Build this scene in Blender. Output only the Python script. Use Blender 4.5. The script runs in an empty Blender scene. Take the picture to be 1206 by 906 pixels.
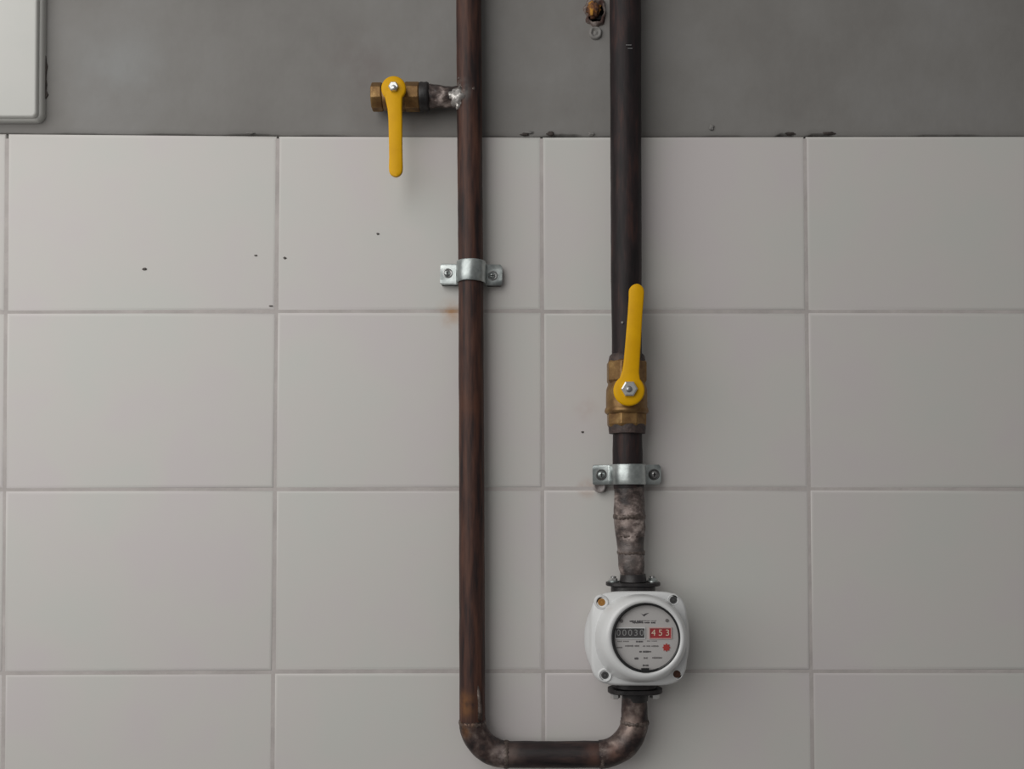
import bpy, bmesh, math, random
from mathutils import Vector, Matrix, noise

random.seed(7)
PI = math.pi
SC = bpy.context.scene
COL = SC.collection

# ------------------------------------------------------------------ camera
F = 1050.0                      # focal length in pixels of the 1206 px wide frame
CX, CY = 603.0, 562.0           # principal point (the frame is the upper part of a taller view)
PITCH = math.radians(1.0)
CAMP = Vector((0.0, -1.0, 1.45))
cd = bpy.data.cameras.new('camera')
cam = bpy.data.objects.new('camera', cd)
COL.objects.link(cam)
cam.location = CAMP
cam.rotation_euler = (PI / 2 + PITCH, 0, 0)
cd.sensor_fit = 'HORIZONTAL'
cd.sensor_width = 36.0
cd.lens = 36.0 * F / 1206.0
cd.shift_y = (CY - 453.0) / 1206.0
cd.clip_start = 0.01
SC.camera = cam

# ------------------------------------------------------------------ light
w = bpy.data.worlds.new('room')
SC.world = w
w.use_nodes = True
wn = w.node_tree
bg = wn.nodes['Background']
tc = wn.nodes.new('ShaderNodeTexCoord')
sp = wn.nodes.new('ShaderNodeSeparateXYZ')
rp = wn.nodes.new('ShaderNodeValToRGB')
mp = wn.nodes.new('ShaderNodeMapRange')
wn.links.new(tc.outputs['Generated'], sp.inputs[0])
wn.links.new(sp.outputs['Z'], mp.inputs['Value'])
mp.inputs['From Min'].default_value = -1
mp.inputs['From Max'].default_value = 1
wn.links.new(mp.outputs[0], rp.inputs[0])
rp.color_ramp.elements[0].color = (0.33, 0.32, 0.31, 1)
rp.color_ramp.elements[1].color = (0.62, 0.61, 0.60, 1)
wn.links.new(rp.outputs[0], bg.inputs[0])
bg.inputs[1].default_value = 0.31


def area(name, loc, target, sx, sy, power, color):
    l = bpy.data.lights.new(name, 'AREA')
    l.shape = 'RECTANGLE'
    l.size, l.size_y = sx, sy
    l.energy = power
    l.color = color
    o = bpy.data.objects.new(name, l)
    COL.objects.link(o)
    o.location = loc
    o.rotation_euler = (Vector(target) - Vector(loc)).to_track_quat('-Z', 'Y').to_euler()
    return o


area('window_daylight', (-1.25, -1.45, 2.2), (0.0, 0, 1.5), 2.4, 2.2, 36, (1.0, 0.985, 0.955))

vs = SC.view_settings
vs.view_transform = 'Standard'
vs.look = 'None'
vs.exposure = 0.0
vs.gamma = 1.0
vs.use_curve_mapping = False


def P(px, py, d=0.0):
    """world point at distance d in front of the wall that the photograph shows at px, py"""
    v = Vector(((px - CX) / F, -(py - CY) / F, -1.0))
    v = Matrix.Rotation(PI / 2 + PITCH, 3, 'X') @ v
    t = (-d - CAMP.y) / v.y
    return CAMP + v * t


def px(d=0.0):
    return (1.0 - d) / F


# ------------------------------------------------------------------ materials
def mat(name, col, rough=0.5, metal=0.0, bump=0.0, bscale=200.0, stretch=(1, 1, 1), cols=None,
        nscale=30.0, detail=6.0, coat=0.0, spec=0.5, spots=(), bdist=0.001, rvar=0.0):
    """cols: list of (position, rgb) stops over a noise; spots: (world point, radius, rgb, strength) stains"""
    m = bpy.data.materials.new(name)
    m.use_nodes = True
    nt = m.node_tree
    b = nt.nodes['Principled BSDF']
    b.inputs['Base Color'].default_value = (*col, 1)
    b.inputs['Roughness'].default_value = rough
    b.inputs['Metallic'].default_value = metal
    b.inputs['Coat Weight'].default_value = coat
    b.inputs['Coat Roughness'].default_value = 0.15
    b.inputs['Specular IOR Level'].default_value = spec
    geo = nt.nodes.new('ShaderNodeNewGeometry')
    mpn = nt.nodes.new('ShaderNodeMapping')
    mpn.inputs['Scale'].default_value = stretch
    nt.links.new(geo.outputs['Position'], mpn.inputs['Vector'])
    out = None
    if cols:
        n = nt.nodes.new('ShaderNodeTexNoise')
        n.inputs['Scale'].default_value = nscale
        n.inputs['Detail'].default_value = detail
        n.inputs['Roughness'].default_value = 0.6
        nt.links.new(mpn.outputs[0], n.inputs['Vector'])
        r = nt.nodes.new('ShaderNodeValToRGB')
        els = r.color_ramp.elements
        while len(els) < len(cols):
            els.new(0.5)
        for e, (p, c) in zip(els, cols):
            e.position = p
            e.color = (*c, 1)
        nt.links.new(n.outputs['Fac'], r.inputs[0])
        out = r.outputs[0]
        if rvar:
            mr = nt.nodes.new('ShaderNodeMapRange')
            mr.inputs['To Min'].default_value = rough - rvar
            mr.inputs['To Max'].default_value = rough + rvar
            nt.links.new(n.outputs['Fac'], mr.inputs['Value'])
            nt.links.new(mr.outputs[0], b.inputs['Roughness'])
    for (pt, rad, rgb, amt) in spots:
        vd = nt.nodes.new('ShaderNodeVectorMath')
        vd.operation = 'DISTANCE'
        n2 = nt.nodes.new('ShaderNodeTexNoise')
        n2.inputs['Scale'].default_value = 1.2 / rad
        n2.inputs['Detail'].default_value = 5
        nt.links.new(geo.outputs['Position'], n2.inputs['Vector'])
        nt.links.new(geo.outputs['Position'], vd.inputs[0])
        vd.inputs[1].default_value = pt
        mr = nt.nodes.new('ShaderNodeMapRange')
        mr.interpolation_type = 'SMOOTHSTEP'
        mr.inputs['From Min'].default_value = rad
        mr.inputs['From Max'].default_value = 0.0
        mr.inputs['To Max'].default_value = amt
        nt.links.new(vd.outputs['Value'], mr.inputs['Value'])
        mu = nt.nodes.new('ShaderNodeMath')
        mu.operation = 'MULTIPLY'
        m3 = nt.nodes.new('ShaderNodeMapRange')
        m3.inputs['From Min'].default_value = 0.35
        m3.inputs['From Max'].default_value = 0.6
        nt.links.new(n2.outputs['Fac'], m3.inputs['Value'])
        nt.links.new(mr.outputs[0], mu.inputs[0])
        nt.links.new(m3.outputs[0], mu.inputs[1])
        mx = nt.nodes.new('ShaderNodeMix')
        mx.data_type = 'RGBA'
        nt.links.new(mu.outputs[0], mx.inputs['Factor'])
        if out is not None:
            nt.links.new(out, mx.inputs['A'])
        else:
            mx.inputs['A'].default_value = (*col, 1)
        mx.inputs['B'].default_value = (*rgb, 1)
        out = mx.outputs['Result']
    if out is not None:
        nt.links.new(out, b.inputs['Base Color'])
    if bump:
        n = nt.nodes.new('ShaderNodeTexNoise')
        n.inputs['Scale'].default_value = bscale
        n.inputs['Detail'].default_value = 5
        nt.links.new(mpn.outputs[0], n.inputs['Vector'])
        bp = nt.nodes.new('ShaderNodeBump')
        bp.inputs['Strength'].default_value = bump
        bp.inputs['Distance'].default_value = bdist
        nt.links.new(n.outputs['Fac'], bp.inputs['Height'])
        nt.links.new(bp.outputs[0], b.inputs['Normal'])
    return m


RUST = (0.23, 0.10, 0.035)
M = {}
M['tile'] = mat('glazed_white_tile', (0.6, 0.59, 0.57), 0.42, spec=0.3, bump=0.05, bscale=9, nscale=7, detail=3,
                cols=[(0.36, (0.585, 0.585, 0.56)), (0.5, (0.60, 0.582, 0.562)), (0.64, (0.60, 0.565, 0.565))],
                spots=[(P(531, 369), 0.022, (0.5, 0.33, 0.22), 0.75), (P(690, 482), 0.02, (0.5, 0.38, 0.36), 0.35),
                       (P(692, 575), 0.016, (0.45, 0.30, 0.24), 0.6)])
M['grout'] = mat('grey_grout', (0.46, 0.435, 0.42), 0.9, bump=0.4, bscale=300, nscale=25,
                 cols=[(0.3, (0.42, 0.39, 0.38)), (0.7, (0.54, 0.505, 0.49))],
                 spots=[(P(531, 369), 0.022, (0.4, 0.22, 0.1), 0.9)])
M['plaster'] = mat('grey_cement_plaster', (0.2, 0.195, 0.19), 0.75, bump=0.5, bscale=45, bdist=0.0012, nscale=5.5, detail=8,
                   cols=[(0.3, (0.178, 0.170, 0.162)), (0.5, (0.212, 0.205, 0.196)), (0.72, (0.245, 0.24, 0.235))],
                   spots=[(P(135, 85), 0.085, (0.27, 0.275, 0.275), 0.75), (P(425, 72), 0.06, (0.155, 0.125, 0.12), 0.5),
                          (P(700, 22), 0.05, (0.15, 0.125, 0.115), 0.5), (P(440, 135), 0.045, (0.15, 0.14, 0.135), 0.4)])
M['crack'] = mat('dark_crumbling_mortar', (0.05, 0.04, 0.036), 0.95, bump=0.8, bscale=200, nscale=60,
                 cols=[(0.35, (0.03, 0.024, 0.022)), (0.7, (0.09, 0.075, 0.068))])
M['riser'] = mat('rust_brown_pipe_paint', (0.06, 0.03, 0.025), 0.55, spec=0.28, bump=0.35, bscale=260, stretch=(1, 1, 0.10), nscale=150,
                 cols=[(0.36, (0.022, 0.014, 0.014)), (0.5, (0.058, 0.027, 0.021)), (0.62, (0.088, 0.040, 0.028)), (0.76, (0.12, 0.055, 0.038))],
                 spots=[(P(545, 832, 0.035), 0.022, RUST, 0.9), (P(549, 470, 0.035), 0.05, (0.11, 0.042, 0.022), 0.7),
                        (P(541, 108, 0.028), 0.018, (0.20, 0.19, 0.18), 1.0)])
M['steel'] = mat('dark_steel_pipe', (0.03, 0.022, 0.022), 0.55, spec=0.25, bump=0.35, bscale=260, stretch=(1, 1, 0.15), nscale=130,
                 cols=[(0.36, (0.012, 0.010, 0.011)), (0.55, (0.024, 0.016, 0.017)), (0.75, (0.060, 0.028, 0.023))])
M['steel_across'] = mat('dark_steel_cross_pipe', (0.03, 0.022, 0.022), 0.5, spec=0.3, bump=0.35, bscale=260, stretch=(0.15, 1, 1), nscale=130,
                        cols=[(0.36, (0.012, 0.010, 0.011)), (0.55, (0.030, 0.020, 0.020)), (0.75, (0.075, 0.045, 0.038))],
                        spots=[(P(602, 889, 0.035), 0.022, (0.12, 0.085, 0.075), 0.9), (P(700, 889, 0.035), 0.02, (0.11, 0.055, 0.042), 0.9)])
M['scale'] = mat('heat_scaled_steel', (0.1, 0.08, 0.07), 0.45, metal=0.15, bump=0.8, bscale=220, nscale=62, detail=6,
                 stretch=(0.9, 1, 1.3),
                 cols=[(0.40, (0.022, 0.016, 0.016)), (0.49, (0.075, 0.055, 0.050)), (0.57, (0.16, 0.125, 0.115)), (0.68, (0.46, 0.38, 0.35))],
                 spots=[(P(735, 610, 0.04), 0.018, (0.50, 0.40, 0.36), 0.7), (P(740, 652, 0.04), 0.03, (0.22, 0.19, 0.18), 0.6)])
M['bend'] = mat('mottled_steel_elbow', (0.08, 0.06, 0.05), 0.45, metal=0.2, bump=0.5, bscale=160, nscale=60, detail=5,
                cols=[(0.40, (0.022, 0.015, 0.015)), (0.50, (0.060, 0.038, 0.034)), (0.60, (0.12, 0.09, 0.08)), (0.74, (0.34, 0.27, 0.24))],
                spots=[(P(545, 858, 0.03), 0.016, RUST, 0.9), (P(588, 889, 0.03), 0.014, (0.40, 0.33, 0.31), 1.0),
                       (P(741, 855, 0.04), 0.018, (0.40, 0.30, 0.26), 1.0), (P(725, 885, 0.04), 0.014, (0.20, 0.11, 0.085), 0.8)])
M['weld'] = mat('weld_metal', (0.1, 0.08, 0.075), 0.45, metal=0.3, bump=0.8, bscale=300, nscale=110,
                cols=[(0.36, (0.05, 0.036, 0.03)), (0.6, (0.16, 0.125, 0.11)), (0.75, (0.34, 0.29, 0.26))],
                spots=[(P(546, 852, 0.04), 0.02, RUST, 0.9)])
M['bright_weld'] = mat('fresh_silvery_weld', (0.5, 0.48, 0.46), 0.35, metal=0.5, bump=0.8, bscale=260, nscale=90,
                       cols=[(0.36, (0.16, 0.14, 0.13)), (0.5, (0.5, 0.48, 0.46)), (0.7, (0.8, 0.77, 0.74))])
M['black'] = mat('black_painted_iron', (0.014, 0.013, 0.014), 0.45, bump=0.3, bscale=250, nscale=80,
                 cols=[(0.4, (0.010, 0.009, 0.010)), (0.75, (0.035, 0.03, 0.03))])
M['sealant'] = mat('brown_thread_sealant', (0.05, 0.032, 0.03), 0.6, bump=0.8, bscale=300, nscale=120,
                   cols=[(0.38, (0.025, 0.017, 0.017)), (0.7, (0.09, 0.058, 0.05))])
M['brass'] = mat('dull_yellow_brass', (0.3, 0.18, 0.07), 0.45, metal=0.6, bump=0.3, bscale=200, nscale=90,
                 cols=[(0.35, (0.17, 0.09, 0.035)), (0.6, (0.28, 0.165, 0.062)), (0.8, (0.44, 0.29, 0.12))])
M['yellow'] = mat('yellow_dipped_plastic', (0.66, 0.34, 0.004), 0.5, spec=0.2, nscale=40,
                  cols=[(0.3, (0.68, 0.35, 0.001)), (0.7, (0.78, 0.42, 0.001))])
M['zinc'] = mat('zinc_plated_steel', (0.62, 0.65, 0.66), 0.36, metal=0.85, bump=0.12, bscale=120, nscale=55,
                cols=[(0.38, (0.30, 0.33, 0.33)), (0.55, (0.48, 0.52, 0.515)), (0.7, (0.66, 0.70, 0.69))])
M['dark_zinc'] = mat('dull_dark_zinc', (0.10, 0.105, 0.105), 0.5, metal=0.5)
M['bolt'] = mat('dark_bolt_steel', (0.10, 0.10, 0.10), 0.45, metal=0.4)
M['chrome'] = mat('bright_nut_steel', (0.68, 0.68, 0.67), 0.34, metal=0.85)
M['screw'] = mat('dull_screw_steel', (0.35, 0.35, 0.35), 0.35, metal=0.8)
M['white_enamel'] = mat('white_enamel', (0.71, 0.72, 0.725), 0.32, coat=0.3)
M['white_plastic'] = mat('white_plastic', (0.66, 0.66, 0.63), 0.4, nscale=12,
                         cols=[(0.3, (0.575, 0.58, 0.555)), (0.7, (0.61, 0.605, 0.58))])
M['plug'] = mat('dirty_grey_plug', (0.36, 0.33, 0.325), 0.6, nscale=150, cols=[(0.35, (0.20, 0.17, 0.165)), (0.65, (0.42, 0.39, 0.385))])
M['grey_plastic'] = mat('shadow_grey_plastic', (0.42, 0.42, 0.40), 0.55)
M['dial'] = mat('pale_grey_dial', (0.50, 0.485, 0.48), 0.5)
M['ink'] = mat('black_print', (0.05, 0.045, 0.05), 0.6)
M['grey_ink'] = mat('grey_print', (0.16, 0.15, 0.15), 0.6)
M['counter_black'] = mat('black_counter_drum', (0.05, 0.048, 0.05), 0.5)
M['counter_red'] = mat('red_counter_drum', (0.36, 0.028, 0.035), 0.5)
M['digit'] = mat('pale_digit', (0.27, 0.27, 0.27), 0.5)
M['digit_cream'] = mat('cream_digit', (0.72, 0.58, 0.45), 0.5)
M['red'] = mat('red_plastic', (0.42, 0.035, 0.03), 0.5)
M['rubber'] = mat('black_rubber_ring', (0.015, 0.015, 0.016), 0.4)
M['orange_seal'] = mat('orange_wax_seal', (0.40, 0.19, 0.04), 0.5, bump=0.5, bscale=500)
M['rusty'] = mat('orange_rust', (0.2, 0.08, 0.03), 0.85, bump=0.8, bscale=300, nscale=150,
                 cols=[(0.38, (0.05, 0.022, 0.015)), (0.52, (0.19, 0.075, 0.025)), (0.66, (0.50, 0.24, 0.03))])
M['old_rust'] = mat('dark_red_rust', (0.06, 0.025, 0.02), 0.85, bump=0.8, bscale=300, nscale=120,
                    cols=[(0.36, (0.03, 0.014, 0.012)), (0.7, (0.14, 0.06, 0.04))])
M['rusty_plaster'] = mat('rust_stained_plaster', (0.15, 0.12, 0.11), 0.85, bump=0.8, bscale=300, nscale=130,
                       cols=[(0.38, (0.06, 0.028, 0.022)), (0.52, (0.13, 0.10, 0.09)), (0.66, (0.26, 0.22, 0.20))])
M['hole'] = mat('dark_hole', (0.006, 0.005, 0.005), 0.9)
M['dirt'] = mat('dark_speck', (0.10, 0.09, 0.085), 0.8)
g = bpy.data.materials.new('clear_glass')
g.use_nodes = True
nt = g.node_tree
nt.nodes.remove(nt.nodes['Principled BSDF'])
tr = nt.nodes.new('ShaderNodeBsdfTransparent')
gl = nt.nodes.new('ShaderNodeBsdfGlossy')
gl.inputs['Roughness'].default_value = 0.03
mxs = nt.nodes.new('ShaderNodeMixShader')
mxs.inputs[0].default_value = 0.05
nt.links.new(tr.outputs[0], mxs.inputs[1])
nt.links.new(gl.outputs[0], mxs.inputs[2])
nt.links.new(mxs.outputs[0], nt.nodes['Material Output'].inputs[0])
M['glass'] = g


# ------------------------------------------------------------------ mesh helpers
def obj(name, bm, m, parent=None, smooth=None, bevel=0.0):
    bmesh.ops.recalc_face_normals(bm, faces=bm.faces)
    me = bpy.data.meshes.new(name)
    bm.to_mesh(me)
    bm.free()
    if smooth is not None:
        me.shade_smooth()
        if smooth < 179:
            try:
                me.set_sharp_from_angle(angle=math.radians(smooth))
            except Exception:
                pass
    me.materials.append(m)
    o = bpy.data.objects.new(name, me)
    COL.objects.link(o)
    if parent:
        o.parent = parent
    if bevel:
        bv = o.modifiers.new('bevel', 'BEVEL')
        bv.width = bevel
        bv.segments = 2
        bv.limit_method = 'ANGLE'
    return o


def thing(name, label, cat, loc=(0, 0, 0), group=None, rot=(0, 0, 0)):
    o = bpy.data.objects.new(name, None)
    o.empty_display_size = 0.02
    COL.objects.link(o)
    o.location = loc
    o.rotation_euler = rot
    o['label'] = label
    o['category'] = cat
    if group:
        o['group'] = group
    bpy.context.view_layer.update()
    return o


def tag(o, label, cat, group=None):
    o['label'] = label
    o['category'] = cat
    if group:
        o['group'] = group
    return o


def sweep(bm, pts, rads, n=40, lump=0.0, lscale=150.0, closed_path=False, caps=True, ref=Vector((0, 1, 0))):
    """tube along pts with a radius at each; lump displaces the surface by noise"""
    rings = []
    N = len(pts)
    for i, p in enumerate(pts):
        p = Vector(p)
        if closed_path:
            t = Vector(pts[(i + 1) % N]) - Vector(pts[i - 1])
        else:
            t = Vector(pts[min(i + 1, N - 1)]) - Vector(pts[max(i - 1, 0)])
        t.normalize()
        u = ref - t * ref.dot(t)
        if u.length < 1e-4:
            u = Vector((0, 0, 1)) - t * t.z
        u.normalize()
        v = t.cross(u)
        r = rads[i] if hasattr(rads, '__len__') else rads
        ring = []
        for k in range(n):
            a = 2 * PI * k / n
            dvec = u * math.cos(a) + v * math.sin(a)
            rr = r
            if lump:
                rr += lump * noise.noise((p + dvec * r) * lscale)
            ring.append(bm.verts.new(p + dvec * rr))
        rings.append(ring)
    m = N if closed_path else N - 1
    for i in range(m):
        A, B = rings[i], rings[(i + 1) % N]
        for k in range(n):
            bm.faces.new((A[k], A[(k + 1) % n], B[(k + 1) % n], B[k]))
    if caps and not closed_path:
        bm.faces.new(rings[0])
        bm.faces.new(rings[-1][::-1])


def path(p0, p1, n):
    p0, p1 = Vector(p0), Vector(p1)
    return [p0.lerp(p1, i / (n - 1)) for i in range(n)]


def lathe_y(bm, prof, n=64, c=(0, 0, 0), outline=None):
    """revolve (radius, y) about the y axis through c. outline(a) scales the radius"""
    rings = []
    for r, y in prof:
        if r < 1e-6:
            rings.append([bm.verts.new((c[0], c[1] + y, c[2]))])
        else:
            ring = []
            for k in range(n):
                a = 2 * PI * k / n
                s = outline(a) if outline else 1.0
                ring.append(bm.verts.new((c[0] + r * s * math.cos(a), c[1] + y, c[2] + r * s * math.sin(a))))
            rings.append(ring)
    for A, B in zip(rings, rings[1:]):
        for k in range(n):
            k2 = (k + 1) % n
            if len(A) == 1 and len(B) == 1:
                continue
            if len(A) == 1:
                bm.faces.new((A[0], B[k], B[k2]))
            elif len(B) == 1:
                bm.faces.new((A[k], A[k2], B[0]))
            else:
                bm.faces.new((A[k], A[k2], B[k2], B[k]))


def lathe_axis(bm, prof, axis, c, n=48, sides=None, phase=0.0):
    """revolve (radius, t) about axis 'x' or 'z'; sides gives a polygon (hex nut) instead of a circle"""
    n = sides or n
    rings = []
    for r, t in prof:
        ring = []
        for k in range(n):
            a = 2 * PI * k / n + phase
            if axis == 'z':
                q = Vector((r * math.cos(a), r * math.sin(a), t))
            else:
                q = Vector((t, r * math.cos(a), r * math.sin(a)))
            ring.append(bm.verts.new(Vector(c) + q))
        rings.append(ring)
    for A, B in zip(rings, rings[1:]):
        for k in range(n):
            bm.faces.new((A[k], A[(k + 1) % n], B[(k + 1) % n], B[k]))
    bm.faces.new(rings[0])
    bm.faces.new(rings[-1][::-1])


def box(bm, x0, x1, y0, y1, z0, z1):
    v = [bm.verts.new((x, y, z)) for x in (x0, x1) for y in (y0, y1) for z in (z0, z1)]
    for f in ((0, 1, 3, 2), (4, 6, 7, 5), (0, 4, 5, 1), (2, 3, 7, 6), (0, 2, 6, 4), (1, 5, 7, 3)):
        bm.faces.new([v[i] for i in f])


def prism(bm, pts, y0, y1):
    """outline of (x, z) points extruded from y0 to y1"""
    a = [bm.verts.new((x, y0, z)) for x, z in pts]
    b = [bm.verts.new((x, y1, z)) for x, z in pts]
    bm.faces.new(a)
    bm.faces.new(b[::-1])
    for i in range(len(pts)):
        j = (i + 1) % len(pts)
        bm.faces.new((a[i], a[j], b[j], b[i]))


def rrect(cx, cz, hw, hh, r, n=8):
    out = []
    for (sx, sz, a0) in ((1, 1, 0), (-1, 1, PI / 2), (-1, -1, PI), (1, -1, 1.5 * PI)):
        for k in range(n + 1):
            a = a0 + PI / 2 * k / n
            out.append((cx + sx * (hw - r) + r * math.cos(a), cz + sz * (hh - r) + r * math.sin(a)))
    return out


def blob(bm, c, rx, ry, rz, amp=0.3, sc=120.0, sub=3):
    r = bmesh.ops.create_icosphere(bm, subdivisions=sub, radius=1.0)
    for v in r['verts']:
        d = v.co.copy()
        k = 1 + amp * noise.noise(Vector(c) * 37 + d * sc * 0.012)
        v.co = Vector((c[0] + d.x * rx * k, c[1] + d.y * ry * k, c[2] + d.z * rz * k))


# ------------------------------------------------------------------ the wall
wall_bm = bmesh.new()
tl, br_ = P(-650, -520), P(1920, 1460)
box(wall_bm, tl.x, br_.x, 0.012, 0.14, br_.z, tl.z)
wall = obj('wall_back', wall_bm, M['crack'])
wall['kind'] = 'structure'
wall['label'] = 'kitchen wall with white tiles below and bare grey plaster above'

# grid of joints measured on the wall: verticals as (x at y=160, x at y=906), rows by y
V = [(-622, -634), (-307, -316), (8, 3), (327, 321), (638, 640), (948, 957), (1262, 1275), (1574, 1594), (1886, 1912)]
H = [(157.5, 161.5, 160.5), (368, 366.8, 367.4), (577, 575.8, 576.6), (793, 791, 790.5), (1008, 1007, 1007), (1226, 1226, 1226), (1446, 1446, 1446)]


def hy(row, x):
    a, b, c = row
    if x < 603:
        t = min(max(x / 480.0, 0), 1)
        return a + (b - a) * t
    t = min(max((x - 603) / 603.0, 0), 1)
    return b + (c - b) * t


def joint(i, j):
    x = V[i][0]
    y = hy(H[j], x)
    xx = V[i][0] + (V[i][1] - V[i][0]) * (y - 160) / 746.0
    return P(xx, y)


def tile(c, yoff):
    """c: four corner points clockwise from top left"""
    bm = bmesh.new()
    ctr = sum(c, Vector()) / 4
    rings = []
    for ins, y in ((0.0, 0.0100), (0.0, 0.0012), (0.0005, 0.0005), (0.0014, 0.0001), (0.004, 0.0)):
        ring = []
        for q in c:
            s = Vector((1 if q.x < ctr.x else -1, 0, 1 if q.z < ctr.z else -1))
            ring.append(bm.verts.new((q.x + s.x * ins, y + yoff, q.z + s.z * ins)))
        rings.append(ring)
    for A, B in zip(rings, rings[1:]):
        for k in range(4):
            bm.faces.new((A[k], A[(k + 1) % 4], B[(k + 1) % 4], B[k]))
    bm.faces.new(rings[-1])
    return bm


gap = 0.0013
for i in range(len(V) - 1):
    for j in range(len(H) - 1):
        g2 = gap + (0.0006 if i in (1, 2) else 0)
        c = [joint(i, j) + Vector((gap, 0, -gap)), joint(i + 1, j) + Vector((-gap, 0, -gap)),
             joint(i + 1, j + 1) + Vector((-gap, 0, gap)), joint(i, j + 1) + Vector((gap, 0, gap))]
        if j == 0:
            c[0].z += gap
            c[1].z += gap
        for q in c:
            q.x += random.uniform(-0.0002, 0.0002)
            q.z += random.uniform(-0.0002, 0.0002)
        obj('tile', tile(c, random.uniform(0, 0.0004)), M['tile'], wall, smooth=40)

# grout bed between the tiles
bm = bmesh.new()
a, b = P(-640, 163), P(1910, 1450)
box(bm, a.x, b.x, 0.0006, 0.0118, b.z, a.z)
obj('grout', bm, M['grout'], wall)

# plaster coat with a ragged lower edge
bm = bmesh.new()
top = tl.z
rows = 0
gaps = [(60, 120, 0.6), (170, 240, 1.0), (262, 330, 1.4), (345, 420, 0.8), (560, 600, 0.8), (638, 690, 2.6), (826, 880, 1.0), (912, 936, 3.0), (950, 984, 3.2), (1070, 1160, 1.4)]
prev = None
xs = [-640 + 4 * k for k in range(640)]
for x in xs:
    y = hy(H[0], x)
    gpx = 0.5 + 0.5 * noise.noise(Vector((x * 0.03, 0, 0)))
    for (x0, x1, k) in gaps:
        if x0 <= x <= x1:
            t = (x - x0) / (x1 - x0)
            gpx += k * min(1, 4 * t, 4 * (1 - t)) * (1 + 0.5 * noise.noise(Vector((x * 0.12, 5, 0))))
    q = P(x, y - max(gpx, 0.15))
    dz = 0.003 * (0.5 + 0.5 * noise.noise(Vector((x * 0.02, 9, 0))))
    cur = [bm.verts.new((q.x, 0.0118, q.z)), bm.verts.new((q.x, 0.0014, q.z)),
           bm.verts.new((q.x, 0.0004, q.z + 0.0012)), bm.verts.new((q.x, 0.0010, q.z + 0.006 + dz)),
           bm.verts.new((q.x, 0.0010, top)), bm.verts.new((q.x, 0.0118, top))]
    if prev:
        for k in range(6):
            bm.faces.new((prev[k], prev[(k + 1) % 6], cur[(k + 1) % 6], cur[k]))
    else:
        bm.faces.new(cur)
    prev = cur
bm.faces.new(prev[::-1])
obj('plaster', bm, M['plaster'], wall, smooth=60)

# crumbs of mortar along the edge of the plaster, and paint specks on the tiles
for (x, y, rx, rz, mm) in ((618, 158.5, 5, 1.6, 'crack'), (648, 157.5, 4, 2.6, 'crack'), (697, 158, 4, 2.0, 'plaster'),
                           (622, 156, 6, 1.6, 'plaster'), (838, 150, 2.5, 3.5, 'plaster'), (930, 157.5, 6, 1.8, 'crack'),
                           (976, 157.2, 7, 1.8, 'crack'), (295, 157, 6, 1.2, 'plaster')):
    bm = bmesh.new()
    q = P(x, y, 0.0005)
    blob(bm, (q.x, -0.0004, q.z), rx * px(), 0.0012, rz * px(), amp=0.6)
    obj('mortar_crumb', bm, M[mm], wall, smooth=180)
for (x, y, rx, rz) in ((170, 317, 3.2, 2.0), (335.5, 304, 2.2, 1.8), (319, 360.5, 3.0, 1.2), (445, 275.5, 2.0, 1.6), (301, 301, 2.0, 1.2), (686, 509, 1.8, 1.6)):
    bm = bmesh.new()
    q = P(x, y)
    blob(bm, (q.x, -0.0002, q.z), rx * 0.85 * px(), 0.0005, rz * 0.75 * px(), amp=0.5, sub=2)
    obj('paint_speck', bm, M['dirt'], wall, smooth=180)
# thin dark flake painting the shade of the wall gap beside the white box
bm = bmesh.new()
pts = []
edge = [(52, 58), (53.6, 64), (54.4, 72), (55.8, 78), (54.6, 84), (54.0, 92), (55.0, 99), (54.2, 106), (56.6, 111), (54.5, 115), (50, 120)]
for (x, y) in edge:
    q = P(x, y)
    pts.append((q.x, q.z))
q = P(44, 100)
pts.append((q.x, q.z))
prism(bm, pts, 0.0011, -0.0003)
obj('dark_gap_flake', bm, M['crack'], wall)

# ------------------------------------------------------------------ white box, top left
bx = thing('wall_box', 'white plastic cover box on the grey plaster in the top left corner', 'box')
q0 = P(52.5, 145, 0.001)
X1, Z0 = q0.x, q0.z
bw, bh = 0.30, 0.26


def rounded_slab(bm, x1, z0, W, Hh, rc, layers):
    """layers: (inset, y)"""
    rings = []
    for ins, y in layers:
        o2 = rrect(x1 - W / 2, z0 + Hh / 2, W / 2 - ins, Hh / 2 - ins, max(rc - ins, 0.001), 8)
        rings.append([bm.verts.new((x, y, z)) for x, z in o2])
    for A, B in zip(rings, rings[1:]):
        n = len(A)
        for k in range(n):
            bm.faces.new((A[k], A[(k + 1) % n], B[(k + 1) % n], B[k]))
    bm.faces.new(rings[0])
    bm.faces.new(rings[-1][::-1])


bm = bmesh.new()
rounded_slab(bm, X1, Z0, bw, bh, 0.009, [(0, 0.001), (0.0002, -0.0035), (0.0010, -0.0062), (0.0022, -0.0074), (0.0040, -0.0078)])
obj('base_frame', bm, M['white_plastic'], bx, smooth=40)
bm = bmesh.new()
rounded_slab(bm, X1 - 0.0020, Z0 + 0.0010, bw - 0.0032, bh - 0.0032, 0.007,
             [(0.0022, -0.0070), (0.0022, -0.0084), (0.0012, -0.0085), (0.0016, -0.0112), (0.0023, -0.0122), (0.0038, -0.0127)])
obj('lid', bm, M['white_plastic'], bx, smooth=40)

# ------------------------------------------------------------------ pipes
DA = 0.027     # distance of the meter's pipe axis from the wall
DL = 0.0195    # and of the riser's


def dax(x):
    t = min(max((x - 600) / 110.0, 0), 1)
    return DL + (DA - DL) * t


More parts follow.
